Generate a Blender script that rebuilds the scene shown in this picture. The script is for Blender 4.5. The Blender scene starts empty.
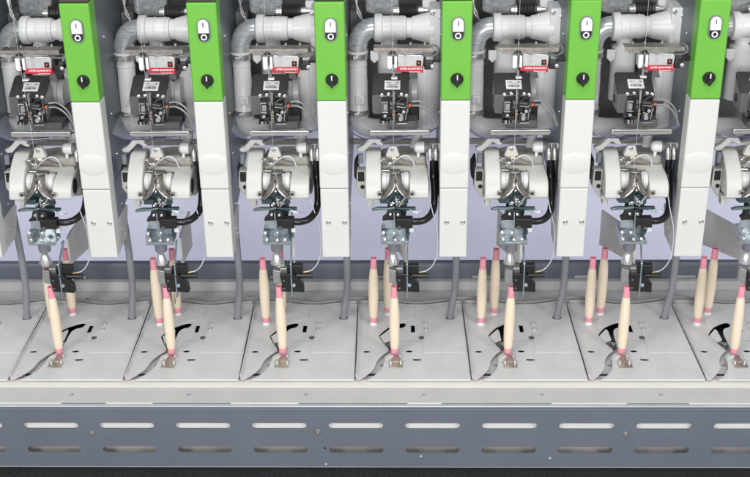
import bpy, bmesh, math, random
from mathutils import Vector, Matrix, Euler
R = math.radians
random.seed(7)
scene = bpy.context.scene
COL = scene.collection

# ------------------------------------------------------------------ measures
S = 0.35                                   # pitch of the winding units (m)
UX = -0.0182                                # x of the middle unit's centre
F_PX, PIT, YAW, ROL = 1184.4961, 0.4425, -0.0237, -0.0124
CAM = Vector((0.0, -3.1864, 1.9067))
cd = Vector((math.sin(YAW)*math.cos(PIT), math.cos(YAW)*math.cos(PIT), -math.sin(PIT)))
cr0 = Vector((math.cos(YAW), -math.sin(YAW), 0)); cu0 = cr0.cross(cd)
cr = cr0*math.cos(ROL) + cu0*math.sin(ROL); cu = -cr0*math.sin(ROL) + cu0*math.cos(ROL)

def ray(px, py): return cd + cr*((px-375)/F_PX) + cu*((238.5-py)/F_PX)
def at(px, py, y):
    """survey of the middle unit: its local (x, z) in the upright plane y"""
    v = ray(px, py); t = (y-CAM.y)/v.y
    return (CAM.x+v.x*t-UX, CAM.z+v.z*t)
def on(px, py, z, k=3):
    """local (x, y) in the level plane z"""
    v = ray(px, py); t = (z-CAM.z)/v.z
    return (CAM.x+v.x*t-UX-(k-3)*S, CAM.y+v.y*t)
CR = {'A': (345, 0, .14665), 'B': (345, 60, .14665), 'C': (345, 120, .14665), 'D': (345, 180, .14665),
      'E': (345, 235, .14665), 'F': (345, 290, .18855), 'H': (350, 140, 50/298), 'I': (390, 140, 50/298),
      'J': (370, 200, 70/514), 'K': (365, 65, 80/587), 'G': (580, 280, 120/545), 'L': (470, 290, 120/603)}
def q(c, pts, y):
    ox, oy, s = CR[c]
    return [at(ox+a*s, oy+b*s, y) for a, b in pts]
def qo(c, pts, z, k=3):
    ox, oy, s = CR[c]
    return [on(ox+a*s, oy+b*s, z, k) for a, b in pts]

# ------------------------------------------------------------------ materials
MATS = {}
def mat(name, col, rough=.45, metal=0., var=.06, vscale=14., bump=0., bscale=220., rvar=.08, spec=.5, coat=0., alpha=1., stretch=None, emit=0., trans=0.):
    m = bpy.data.materials.new(name); m.use_nodes = True
    nt = m.node_tree; b = nt.nodes['Principled BSDF']
    b.inputs['Metallic'].default_value = metal
    b.inputs['Specular IOR Level'].default_value = spec
    b.inputs['Coat Weight'].default_value = coat
    b.inputs['Alpha'].default_value = alpha
    b.inputs['Transmission Weight'].default_value = trans
    tc = nt.nodes.new('ShaderNodeTexCoord'); n = nt.nodes.new('ShaderNodeTexNoise')
    n.inputs['Scale'].default_value = vscale; n.inputs['Detail'].default_value = 5; n.inputs['Roughness'].default_value = .6
    src = tc.outputs['Object']
    if stretch:
        mp = nt.nodes.new('ShaderNodeMapping'); mp.inputs['Scale'].default_value = stretch
        nt.links.new(src, mp.inputs['Vector']); src = mp.outputs['Vector']
    nt.links.new(src, n.inputs['Vector'])
    mr = nt.nodes.new('ShaderNodeMapRange'); mr.inputs['From Min'].default_value = .25; mr.inputs['From Max'].default_value = .75
    mr.inputs['To Min'].default_value = 1-var*1.6; mr.inputs['To Max'].default_value = 1+var*.6
    nt.links.new(n.outputs['Fac'], mr.inputs['Value'])
    mx = nt.nodes.new('ShaderNodeMix'); mx.data_type = 'RGBA'; mx.blend_type = 'MULTIPLY'; mx.inputs[0].default_value = 1
    mx.inputs[6].default_value = (*col, 1); nt.links.new(mr.outputs['Result'], mx.inputs[7])
    nt.links.new(mx.outputs[2], b.inputs['Base Color'])
    r2 = nt.nodes.new('ShaderNodeMapRange'); r2.inputs['To Min'].default_value = max(.02, rough-rvar); r2.inputs['To Max'].default_value = min(1, rough+rvar)
    nt.links.new(n.outputs['Fac'], r2.inputs['Value']); nt.links.new(r2.outputs['Result'], b.inputs['Roughness'])
    if bump:
        n2 = nt.nodes.new('ShaderNodeTexNoise'); n2.inputs['Scale'].default_value = bscale; n2.inputs['Detail'].default_value = 3
        nt.links.new(src, n2.inputs['Vector'])
        bp = nt.nodes.new('ShaderNodeBump'); bp.inputs['Strength'].default_value = bump; bp.inputs['Distance'].default_value = .002
        nt.links.new(n2.outputs['Fac'], bp.inputs['Height']); nt.links.new(bp.outputs['Normal'], b.inputs['Normal'])
    if emit:
        b.inputs['Emission Color'].default_value = (*col, 1); b.inputs['Emission Strength'].default_value = emit
    MATS[name] = m; return m
def s2l(*c): return tuple((v/255/12.92) if v/255 <= .04045 else ((v/255+.055)/1.055)**2.4 for v in c)

GREEN = mat('green paint', s2l(108, 180, 62), .42, var=.03, bump=.06, bscale=700)
WHITE = mat('white column paint', (.69, .685, .655), .45, var=.03, bump=.06, bscale=700)
CREAM = mat('cream moulded plastic', (.60, .597, .565), .38, var=.04)
BEIGE = mat('beige cast housing', (.44, .43, .39), .45, var=.1, bump=.05)
BEIGE2 = mat('grey cast arm', (.60, .59, .56), .42, var=.08)
HORN = mat('worn dark steel', (.43, .40, .37), .22, .95, var=.2, vscale=40)
ZINCM = mat('mid blue zinc', (.42, .47, .50), .26, .7, var=.15, vscale=40)
STRUT = mat('beige grey strut', (.72, .71, .66), .55, var=.08)
SHEET = mat('light grey sheet metal', (.68, .682, .672), .33, var=.09, vscale=11, bump=.05, bscale=900, metal=.0)
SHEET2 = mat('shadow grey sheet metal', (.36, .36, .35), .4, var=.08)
BEDCREAM = mat('cream bed paint', (.66, .63, .585), .55, var=.04)
SLATE = mat('slate paint', s2l(110, 116, 127), .42, var=.05, vscale=6, bump=.08, bscale=800)
SIDE = mat('slate side sheet', s2l(108, 116, 124), .38, var=.16, vscale=5, metal=.15)
DARK = mat('dark cavity paint', (.17, .175, .175), .5, var=.3, vscale=8)
LAV = mat('lavender wall', (.74, .75, .90), .7, var=.03, vscale=3)
PIPE = mat('grey moulded pipe', (.80, .80, .785), .33, var=.06)
DUCT = mat('grey duct housing', (.82, .82, .81), .38, var=.06)
ALU = mat('bright ribbed aluminium', (.66, .67, .69), .24, .5, var=.25, vscale=30, stretch=(1, 1, 6))
CAST = mat('mottled casting', (.42, .43, .44), .5, .35, var=.35, vscale=90)
STEEL = mat('brushed steel', (.62, .61, .59), .30, .8, var=.15, vscale=60, stretch=(.3, 1, 8))
BRUSH = mat('dull steel cover', (.50, .49, .465), .33, .6, var=.15, vscale=60, stretch=(1, 1, .2))
BROWNST = mat('warm steel strip', (.50, .46, .41), .3, .9, var=.2, vscale=50)
CHROME = mat('polished steel', (.74, .73, .72), .2, .85, var=.08)
ZINC = mat('blue zinc plate', (.56, .615, .65), .24, .65, var=.12, vscale=40)
ZINCD = mat('dark teal zinc', (.10, .15, .165), .3, .7, var=.3, vscale=50)
ZSTRIP = mat('zinc strip', (.50, .58, .64), .3, .8, var=.1)
BLACK = mat('black plastic', (.018, .018, .019), .34, var=.2)
RUBBER = mat('black rubber hose', (.012, .012, .013), .22, var=.2)
CHAR = mat('charcoal cover plate', (.062, .060, .056), .36, .25, var=.15, vscale=20)
CHAR2 = mat('grey side lug', (.17, .168, .16), .34, .5, var=.15)
GPLAST = mat('grey plastic', (.20, .21, .23), .45, var=.06)
CONDUIT = mat('grey conduit rubber', (.26, .27, .295), .38, var=.06)
GAPSHADE = mat('grey cable', (.27, .27, .26), .45, var=.08)
PAPER = mat('cream yarn winding', (.87, .745, .57), .75, var=.05, vscale=60, bump=.35, bscale=260, stretch=(1, 1, 7))
PINK = mat('pink paper tube', (.88, .34, .42), .6, var=.06)
TUBEIN = mat('tube inside brown', (.16, .04, .04), .7)
WPLAST = mat('white plastic', (.80, .80, .79), .3, var=.03)
RED = mat('red label', (.50, .025, .045), .4, var=.04)
PRINTW = mat('white print', (.82, .80, .80), .5, var=0)
STICK = mat('white sticker', (.93, .935, .95), .6, var=.03)
PRINTK = mat('dark print', (.06, .06, .07), .6, var=0)
BRASS = mat('brass', (.60, .40, .14), .3, .9)
ORANGE = mat('orange push ring', (.70, .12, .03), .4)
LED = mat('red indicator lamp', (.9, .03, .02), .4, emit=1.2)
TUBEW = mat('clear white tubing', (.60, .62, .66), .25, var=.03)
TUBEG = mat('clear grey tubing', (.26, .265, .27), .22, var=.05)
ACRYL = mat('clear acrylic', (.55, .56, .66), .08, var=.02, alpha=.13)
EDGE = mat('violet acrylic edge', (.085, .08, .24), .2, var=.2)
YARN = mat('white yarn', (.62, .62, .61), .7, var=.02)
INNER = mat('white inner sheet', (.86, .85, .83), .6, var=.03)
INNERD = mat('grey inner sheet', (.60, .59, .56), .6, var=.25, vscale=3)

# ------------------------------------------------------------------ mesh kit
def frame_for(d):
    d = d.normalized(); a = Vector((0, 0, 1)) if abs(d.z) < .9 else Vector((1, 0, 0))
    u = d.cross(a).normalized(); return u, d.cross(u).normalized()
def smooth_path(pts, n=8):
    P = [Vector(p) for p in pts]
    if len(P) < 3: return P
    out = []
    for i in range(len(P)-1):
        p0 = P[max(i-1, 0)]; p1 = P[i]; p2 = P[i+1]; p3 = P[min(i+2, len(P)-1)]
        for j in range(n):
            t = j/n
            out.append(.5*((2*p1)+(p2-p0)*t+(2*p0-5*p1+4*p2-p3)*t*t+(3*p1-p0-3*p2+p3)*t**3))
    out.append(P[-1]); return out
class MB:
    def __init__(s): s.bm = bmesh.new()
    def face(s, vs):
        try: s.bm.faces.new(vs)
        except ValueError: pass
    def box(s, x0, x1, y0, y1, z0, z1, rot=None):
        c = Vector(((x0+x1)/2, (y0+y1)/2, (z0+z1)/2)); v = []
        for i in range(8):
            p = Vector(((x1-x0)/2*(1 if i & 1 else -1), (y1-y0)/2*(1 if i & 2 else -1), (z1-z0)/2*(1 if i & 4 else -1)))
            if rot: p.rotate(Euler(tuple(R(a) for a in rot)))
            v.append(s.bm.verts.new(c+p))
        for f in ((0, 2, 3, 1), (4, 5, 7, 6), (0, 1, 5, 4), (2, 6, 7, 3), (0, 4, 6, 2), (1, 3, 7, 5)): s.face([v[i] for i in f])
        return s
    def prism(s, pts, plane, a0, a1):
        def mk(p, a):
            return {'xz': (p[0], a, p[1]), 'xy': (p[0], p[1], a), 'yz': (a, p[0], p[1])}[plane]
        A = [s.bm.verts.new(mk(p, a0)) for p in pts]; B = [s.bm.verts.new(mk(p, a1)) for p in pts]
        s.face(A); s.face(B[::-1]); n = len(pts)
        for i in range(n): s.face([A[i], B[i], B[(i+1) % n], A[(i+1) % n]])
        return s
    def rings(s, rings, cap=True, closed=False):
        V = [[s.bm.verts.new(p) for p in r] for r in rings]; n = len(V[0])
        for a, b in zip(V, V[1:]):
            for i in range(n): s.face([a[i], a[(i+1) % n], b[(i+1) % n], b[i]])
        if cap: s.face(V[0][::-1]); s.face(V[-1])
        return s
    def lathe(s, prof, base, axis=(0, 0, 1), n=28, cap=True):
        ax = Vector(axis).normalized(); u, w = frame_for(ax); base = Vector(base); out = []
        for r, h in prof:
            out.append([base+ax*h+(u*math.cos(2*math.pi*i/n)+w*math.sin(2*math.pi*i/n))*max(r, 1e-5) for i in range(n)])
        return s.rings(out, cap)
    def cyl(s, p0, p1, r0, r1=None, n=24):
        p0 = Vector(p0); p1 = Vector(p1); d = p1-p0
        return s.lathe([(r0, 0), (r0 if r1 is None else r1, d.length)], p0, d, n)
    def tube(s, pts, r, n=12, k=8, flat=1.):
        P = smooth_path(pts, k); out = []; u = None
        for i, p in enumerate(P):
            d = (P[min(i+1, len(P)-1)]-P[max(i-1, 0)]).normalized()
            if u is None: u, w = frame_for(d)
            else: u = (u-d*u.dot(d)).normalized(); w = d.cross(u)
            rr = r(i/(len(P)-1)) if callable(r) else r
            out.append([p+u*math.cos(2*math.pi*j/n)*rr+w*math.sin(2*math.pi*j/n)*rr*flat for j in range(n)])
        return s.rings(out)
    def ball(s, c, r, sc=(1, 1, 1)):
        bmesh.ops.create_uvsphere(s.bm, u_segments=24, v_segments=14, radius=r, matrix=Matrix.Translation(c) @ Matrix.Diagonal((*sc, 1)))
        return s
    def screw(s, c, r=.004, axis=(0, -1, 0), h=.003):
        s.lathe([(r*1.25, -.001), (r*1.25, h*.3), (r, h*.35), (r*.92, h*.9), (r*.6, h), (r*.5, h*.55), (r*.01, h*.5)], c, axis, 12)
        return s
    def add_mesh(s, me): s.bm.from_mesh(me); return s
    def each(s, name, m, parent, bevel=0., **kw):
        """one object for every separate piece collected here"""
        s.bm.verts.index_update(); left = set(s.bm.verts); out = []
        while left:
            st = [left.pop()]; isl = set(st)
            while st:
                for e in st.pop().link_edges:
                    for v in e.verts:
                        if v not in isl: isl.add(v); left.discard(v); st.append(v)
            n = MB(); mp = {v: n.bm.verts.new(v.co) for v in sorted(isl, key=lambda v: v.index)}
            for f in {f for v in isl for f in v.link_faces}: n.face([mp[v] for v in f.verts])
            out.append((min(v.index for v in isl), n))
        out.sort(key=lambda a: a[0]); s.bm.free()
        return [n.build(name, m, parent, bevel, **kw) for _, n in out]
    def build(s, name, m, parent=None, bevel=0., seg=2, base=None, ang=35, recalc=True):
        b = Vector(parent['_b']) if parent is not None and '_b' in parent else Vector((0, 0, 0))
        if base is not None: b = Vector(base)
        bmesh.ops.translate(s.bm, verts=s.bm.verts, vec=-b)
        if recalc: bmesh.ops.recalc_face_normals(s.bm, faces=s.bm.faces)
        me = bpy.data.meshes.new(name); s.bm.to_mesh(me); s.bm.free()
        for p in me.polygons: p.use_smooth = True
        me.set_sharp_from_angle(angle=R(ang))
        me.materials.append(m)
        o = bpy.data.objects.new(name, me); COL.objects.link(o)
        if parent is not None: o.parent = parent
        if parent is not None: o['_b'] = tuple(b)
        if bevel:
            md = o.modifiers.new('bevel', 'BEVEL'); md.width = bevel; md.segments = seg; md.limit_method = 'ANGLE'; md.angle_limit = R(38)
            md.harden_normals = True; md.use_clamp_overlap = True
        return o
def flat(outer, holes=(), t=.003, extra=0.):
    """a sheet with holes, in the XY plane, top face at z = 0"""
    cu_ = bpy.data.curves.new('tmp', 'CURVE'); cu_.dimensions = '2D'; cu_.fill_mode = 'BOTH'; cu_.extrude = t/2
    for loop in [outer, *holes]:
        sp = cu_.splines.new('POLY'); sp.points.add(len(loop)-1); sp.use_cyclic_u = True
        for p, (x, y) in zip(sp.points, loop): p.co = (x, y, 0, 1)
    o = bpy.data.objects.new('tmp', cu_); COL.objects.link(o)
    dg = bpy.context.evaluated_depsgraph_get(); dg.update()
    me = bpy.data.meshes.new_from_object(o.evaluated_get(dg)); bpy.data.objects.remove(o)
    me.transform(Matrix.Translation((0, 0, -t/2))); return me
def words(text, size, bold=.0, spacing=1., t=.0004):
    cu_ = bpy.data.curves.new('tmp', 'FONT'); cu_.body = text; cu_.size = size; cu_.align_x = 'CENTER'; cu_.align_y = 'CENTER'
    cu_.offset = bold; cu_.extrude = t; cu_.space_character = spacing; cu_.resolution_u = 3
    o = bpy.data.objects.new('tmp', cu_); COL.objects.link(o)
    dg = bpy.context.evaluated_depsgraph_get(); dg.update()
    me = bpy.data.meshes.new_from_object(o.evaluated_get(dg)); bpy.data.objects.remove(o)
    return me
def upright(me, x, y, z):
    me.transform(Matrix.Translation((x, y, z)) @ Matrix.Rotation(R(90), 4, 'X')); return me
def circle(c, rx, ry=None, n=20): return [(c[0]+rx*math.cos(2*math.pi*i/n), c[1]+(ry or rx)*math.sin(2*math.pi*i/n)) for i in range(n)]
def stadium(x0, x1, y0, y1, n=8):
    r = (y1-y0)/2 if (x1-x0) > (y1-y0) else (x1-x0)/2; out = []
    if (x1-x0) > (y1-y0):
        for c, a0 in ((x1-r, -90), (x0+r, 90)): out += [(c+r*math.cos(R(a0+180*i/n)), (y0+y1)/2+r*math.sin(R(a0+180*i/n))) for i in range(n+1)]
    else:
        for c, a0 in ((y1-r, 0), (y0+r, 180)): out += [((x0+x1)/2+r*math.cos(R(a0+180*i/n)), c+r*math.sin(R(a0+180*i/n))) for i in range(n+1)]
    return out
def curve2(pts, n=6): return [(p.x, p.y) for p in smooth_path([(a, b, 0) for a, b in pts], n)]
def rrect(x0, x1, y0, y1, r, n=5):
    out = []
    for cx, cy, a in ((x1-r, y1-r, 0), (x0+r, y1-r, 90), (x0+r, y0+r, 180), (x1-r, y0+r, 270)):
        out += [(cx+r*math.cos(R(a+90*i/n)), cy+r*math.sin(R(a+90*i/n))) for i in range(n+1)]
    return out

# ------------------------------------------------------------------ things
def thing(name, cat, base=(0, 0, 0), x=UX):
    o = bpy.data.objects.new(name, None); COL.objects.link(o); o.empty_display_size = .02
    o['_b'] = tuple(base); o.location = (x+base[0], base[1], base[2]); o['category'] = cat; return o
def tag(o, label=None, cat=None, group=None, kind=None):
    if label: o['label'] = label
    if cat: o['category'] = cat
    if group: o['group'] = group
    if kind: o['kind'] = kind
    return o
def copy_tree(o, parent=None):
    c = o.copy(); COL.objects.link(c)
    if parent is not None: c.parent = parent
    for ch in list(o.children): copy_tree(ch, c)
    return c
WHERE = ['leftmost', 'second from left', 'third from left', 'middle', 'third from right', 'second from right', 'rightmost']
def repeat(root, fmt, group, ks=range(7), words_=WHERE, jit=0., home=3):
    """put copies of the prototype (standing at unit home) at the other units"""
    for i, k in enumerate(ks):
        o = root if k == home else copy_tree(root)
        o.location.x = root.location.x if k == home else root['_x0']+(k-home)*S
        if k == home: root['_x0'] = root.location.x
        tag(o, fmt.format(words_[i]), None, group)
        if jit: o.rotation_euler.z = R(random.uniform(-jit, jit))
def rep(root, fmt, group, **kw):
    root['_x0'] = root.location.x; repeat(root, fmt, group, **kw)

# ================================================================== SETTING
XW = 1.75
def build_setting():
    m = mat('black speckled floor', (.05, .055, .052), .8, var=.5, vscale=120, bump=.3, bscale=400)
    nt = m.node_tree; b = nt.nodes['Principled BSDF']
    vo = nt.nodes.new('ShaderNodeTexVoronoi'); vo.inputs['Scale'].default_value = 60
    tc = nt.nodes.new('ShaderNodeTexCoord'); nt.links.new(tc.outputs['Object'], vo.inputs['Vector'])
    cr_ = nt.nodes.new('ShaderNodeValToRGB'); cr_.color_ramp.elements[0].position = .05; cr_.color_ramp.elements[1].position = .13
    cr_.color_ramp.elements[0].color = (1, 1, 1, 1); cr_.color_ramp.elements[1].color = (0, 0, 0, 1)
    nt.links.new(vo.outputs['Distance'], cr_.inputs['Fac'])
    old = b.inputs['Base Color'].links[0].from_socket
    mx = nt.nodes.new('ShaderNodeMix'); mx.data_type = 'RGBA'; nt.links.new(cr_.outputs['Color'], mx.inputs[0])
    nt.links.new(old, mx.inputs[6]); mx.inputs[7].default_value = (.10, .11, .10, 1)
    nt.links.new(mx.outputs[2], b.inputs['Base Color'])
    fl = MB().box(-4, 4, -1.1, 2, -.33, -.30).build('floor', m); tag(fl, kind='structure')
    w = thing('back_panel', 'panel', (0, .48, .5), 0)
    MB().box(-XW, XW, .51, .525, .58, 1.42).build('upper_panel', DARK, w)
    MB().box(-XW, XW, .462, .4795, .518, .536).build('cross_rail', STRUT, w, .003)
    tag(w, 'dark upper back panel with a pale cross rail behind all the winding units')
    bk = MB(); P = [(.95, -.292)]+[(1.40-.30+.30*math.sin(R(a)), .008-.30*math.cos(R(a))) for a in range(0, 91, 5)]+[(1.40, .3), (1.40, 1.3)]
    A = [bk.bm.verts.new((-2.6, *p)) for p in P]; B = [bk.bm.verts.new((2.6, *p)) for p in P]
    for i in range(len(P)-1): bk.face([A[i], A[i+1], B[i+1], B[i]])
    o = bk.build('backdrop', LAV, ang=80); tag(o, kind='structure')
    rl = thing('rear_rail', 'rail', (0, .45, 0), 0)
    MB().prism([(.45, .0), (.45, .076), (.457, .088), (.478, .088), (.478, .0)], 'yz', -XW, XW).build('beam', mat('dark slate rail', s2l(92, 99, 112), .42, var=.06), rl, .002)
    b_ = MB()
    for k in range(-1, 8): b_.box(UX+(k-3)*S-.085, UX+(k-3)*S-.02, .443, .4490, .033, .044)
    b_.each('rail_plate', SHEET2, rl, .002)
    tag(rl, 'long dark slate rail along the foot of the lavender wall')
    # bed of the machine
    bd = thing('machine_bed', 'bed', (0, 0, -.2), 0)
    MB().box(-XW, XW, -.19, .479, -.045, -.030).build('base_sheet', BEDCREAM, bd)
    MB().prism([(.333, -.029), (.333, -.010), (.424, -.004), (.4245, -.008), (.4275, -.008), (.428, .028), (.4488, .030), (.4488, -.029)], 'yz', -XW, XW).build('rear_strip', mat('rear strip paint', (.50, .505, .51), .4, var=.08, vscale=7), bd, .001)
    # soft cream fillet in front of the plates and the screwed strip
    MB().prism([(-.1685, -.029), (-.1685, -.0200), (-.1545, -.0115), (-.128, -.0115), (-.128, -.029)], 'yz', -XW, XW).build('front_fillet', BEDCREAM, bd, .002)
    MB().prism([(-.1690, -.046), (-.1690, -.018), (-.2505, -.018), (-.2545, -.021), (-.2545, -.046)], 'yz', -XW, XW).build('front_strip', mat('front strip paint', (.57, .57, .555), .36, var=.05, vscale=9), bd, .002)
    sc = MB()
    for k in range(0, 8): p = on(423.8, 395, -.018); sc.screw((UX+(k-3)*S+p[0], p[1], -.018), .0042, (0, 0, 1), .003)
    for k in range(0, 8): sc.screw((UX+(k-3)*S-.005, .375, -.0065), .0038, (0, 0, 1), .003)
    sc.each('bed_screw', STEEL, bd)
    MB().prism([(-.2548, -.0242), (-.2548, -.0195), (-.2665, -.0205), (-.2665, -.0242)], 'yz', -XW, XW).build('edge_lip', mat('lip', (.66, .68, .68), .3, metal=.4), bd, .002)
    s_ = MB()
    for a, b2 in ((-1.0, -.87), (-.73, -.5), (-.3, .02), (.12, .44), (.66, .84)): s_.box(a, b2, -.2568, -.2546, -.0190, -.0165)
    s_.each('gasket', GPLAST, bd)
    tag(bd, 'long light grey machine bed with a cream edge and a screwed front strip')
    # slotted skirt: a real sheet with punched openings
    sk = thing('skirt_panel', 'panel', (0, -.27, -.25), 0)
    Y0 = -.2665; A_ = at(405, 423, Y0); B_ = at(460, 429.3, Y0); C_ = at(405, 446.6, Y0); D_ = at(460, 453, Y0); E_ = at(482, 423, Y0)
    bot = at(375, 466.6, Y0)[1]; top = at(375, 410.5, Y0)[1]
    X0 = UX+A_[0]; W_ = B_[0]-A_[0]; P_ = E_[0]-A_[0]; holes = []
    for i in range(-8, 8):
        a = X0+i*P_
        if -XW+.05 < a < XW-.22:
            holes.append(stadium(a, a+W_, B_[1], A_[1])); holes.append(stadium(a+.001, a+W_, D_[1], C_[1]))
    me = flat([(-XW, bot), (XW, bot), (XW, top), (-XW, top)], holes, .003)
    me.transform(Matrix.Translation((0, Y0, 0)) @ Matrix.Rotation(R(90), 4, 'X'))
    MB().add_mesh(me).build('face_sheet', SLATE, sk, .0008, 1)
    MB().prism([(Y0+.0001, top+.0003), (Y0+.0001, top+.003), (Y0+.006, top+.006), (Y0+.006, -.0245), (Y0+.0125, -.0245), (Y0+.0125, top+.0003)], 'yz', -XW, XW).build('top_fold', SLATE, sk, .0012)
    MB().box(-XW, XW, Y0+.0002, -.245, bot-.0025, bot-.0002).build('bottom_fold', mat('pale fold', (.52, .51, .47), .5), sk)
    for px_, py_ in ((92, 433), (318, 431.5), (625.7, 434)):
        x, z = at(px_, py_, Y0); x += UX
        MB().screw((x, Y0-.0001, z), .0065, (0, -1, 0), .005).build('panel_screw', STEEL, sk)
    for i_, (px_, py_) in enumerate(((325, 448), (326, 464), (421, 456), (550, 458))):
        x, z = at(px_, py_, Y0); x += UX
        MB().cyl((x, Y0+.001, z), (x, Y0-.0007, z), .0032, n=12).build('rivet', BLACK if i_ == 0 else STRUT, sk)
    tag(sk, 'long slate front skirt panel with two rows of punched slots')
    il = thing('inner_liner', 'panel', (0, -.24, -.25), 0)
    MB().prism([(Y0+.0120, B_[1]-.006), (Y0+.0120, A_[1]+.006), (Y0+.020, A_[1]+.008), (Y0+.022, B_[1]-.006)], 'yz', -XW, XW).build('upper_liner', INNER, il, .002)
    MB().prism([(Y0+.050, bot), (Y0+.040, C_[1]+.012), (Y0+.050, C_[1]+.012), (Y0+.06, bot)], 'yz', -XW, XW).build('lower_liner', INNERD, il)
    tag(il, 'white liner sheet showing through the slots of the slate skirt')
    # wavy grey tube added to draw the shadow gap behind the plates
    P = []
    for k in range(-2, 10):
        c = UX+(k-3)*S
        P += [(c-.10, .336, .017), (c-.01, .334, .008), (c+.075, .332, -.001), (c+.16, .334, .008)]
    cb = MB().tube(P, .0052, 8, 5).build('gap_shadow', GAPSHADE); tag(cb, 'wavy grey strip for the shadow gap along the back edge of the bobbin plates', 'gap_shadow')
    cb['category'] = 'gap_shadow'
build_setting()

# ================================================================== COLUMNS
def build_column():
    c = thing('column', 'column', (.175, .03, .328))
    x0, x1 = .1330, .2170
    MB().box(x0, x1, 0, .062, .826, 1.109).build('green_cover', GREEN, c, .005, 3)
    w = MB().box(x0, x1, .0005, .062, .5565, .825).build('white_cover', WHITE, c, .005, 3)
    MB().box(x0+.0008, x1-.0008, .002, .060, .3325, .5550).build('lower_cover', WHITE, c, .004, 3)
    MB().box(x0+.001, x1-.001, .004, .062, 1.1105, 1.18).build('top_cap', mat('dark cap', (.06, .045, .04), .5), c, .003)
    g = MB(); G = []
    for i in range(25):
        x = x0+.0030+(x1-x0-.0060)*i/24; hz = .034*math.sqrt(1-((x-.175)/.050)**2)
        G.append([g.bm.verts.new((x, .0006-.0029*(1-abs(v)**2.6)*(1-.55*((x-.175)/.042)**4)-(.0 if abs(v) > .99 else .0), .634+hz*v)) for v in [(-1+j/10) for j in range(21)]])
    for i in range(24):
        for j in range(20): g.face([G[i][j], G[i][j+1], G[i+1][j+1], G[i+1][j]])
    g.build('relief', WHITE, w)
    MB().box(x0+.0025, x1-.0025, .0625, .48, .555, 1.35).build('upper_body', SIDE, c, .002)
    MB().prism([(.0625, .4325), (.0625, .5545), (.48, .5545), (.48, .50), (.20, .440)], 'yz', x0+.0026, x1-.0026).build('lower_body', SIDE, c, .002)
    MB().prism([(.0605, .3340), (.0605, .4320), (.17, .4350), (.20, .420), (.155, .3340)], 'yz', x0+.003, x1-.003).build('side_cheek', WHITE, c, .002)
    sc = MB()
    for z, y in ((.98, .13), (.75, .12), (.62, .13), (.46, .12)):
        sc.screw((x0+.0025, y, z), .0035, (-1, 0, 0)); sc.screw((x1-.0025, y, z), .0035, (1, 0, 0))
    sc.screw((x1-.003, .10, .385), .0035, (1, 0, 0)).screw((x1-.003, .12, .36), .003, (1, 0, 0)).screw((x0+.003, .10, .385), .0035, (-1, 0, 0))
    sc.each('side_screw', STEEL, c)
    for x in (.1550, .2030):
        s_ = MB().lathe([(.0075, 0), (.0075, .0015), (.0055, .0035), (.0048, .0035), (.0040, .001), (.0001, .001)], (x, .002, .448), (0, -1, 0), 18).build('cover_screw', CHROME, c)
    # push buttons
    pb = MB().add_mesh(flat(stadium(.1603, .1957, 1.0000, 1.0665, 12), (), .004)); 
    bmesh.ops.transform(pb.bm, matrix=Matrix.Translation((0, -.004, 0)) @ Matrix.Rotation(R(90), 4, 'X'), verts=pb.bm.verts)
    pbo = pb.build('push_button', GPLAST, c, .001)
    def stad_half(z0, z1, top, mt, nm, y, h, r=.0147):
        cx = .1780; pts = []
        if top: pts = [(cx-r, z0), (cx+r, z0)] + [(cx+r*math.cos(R(a)), z1-r+r*math.sin(R(a))) for a in range(0, 181, 15)]
        else: pts = [(cx+r, z1), (cx-r, z1)] + [(cx+r*math.cos(R(a)), z0+r+r*math.sin(R(a))) for a in range(180, 361, 15)]
        return MB().prism(pts, 'xz', y, y-h).build(nm, mt, pbo, .0012)
    stad_half(1.0262, 1.0637, True, WPLAST, 'start_button', -.004, .006)
    stad_half(1.0028, 1.0252, False, BLACK, 'stop_button', -.004, .0035)
    MB().box(.1767, .1793, -.0107, -.0101, 1.0430, 1.0560).build('start_mark', PRINTK, pbo)
    ring = MB().add_mesh(flat(circle((.1780, 1.0145), .0088), [circle((.1780, 1.0145), .0052)[::-1]], .0006))
    bmesh.ops.transform(ring.bm, matrix=Matrix.Translation((0, -.0081, 0)) @ Matrix.Rotation(R(90), 4, 'X'), verts=ring.bm.verts)
    ring.build('stop_mark', PRINTW, pbo)
    kn = MB().lathe([(.0178, 0), (.0178, .004), (.0165, .006), (.0150, .007), (.0140, .009), (.0001, .009)], (.1776, 0, .8890), (0, -1, 0), 30).build('rotary_knob', BLACK, c)
    MB().prism([(.1713, .9065), (.1839, .9065), (.1846, .8765), (.1776, .8665), (.1706, .8765)], 'xz', -.0088, -.0165).build('grip', BLACK, kn, .002)
    MB().box(.1763, .1793, -.0172, -.0166, .8915, .905).build('pointer', PRINTW, kn)
    rep(c, '{} green and white column with push buttons and knob', 'green and white columns between the units',
        ks=[-1, 0, 1, 2, 3, 4, 5], words_=['mostly cut off column at the left frame edge,', 'first fully visible', 'second fully visible', 'third fully visible', 'fourth fully visible', 'fifth fully visible', 'sixth and last fully visible'])
    for o in bpy.data.objects:
        if o.get('label', '').startswith('mostly cut off'): o['label'] = 'machine column mostly cut off at the left edge, only its side showing'
        elif 'fully visible' in o.get('label', ''): o['label'] = o['label'].replace(' fully visible', '')+', counted from the left'
build_column()

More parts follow.
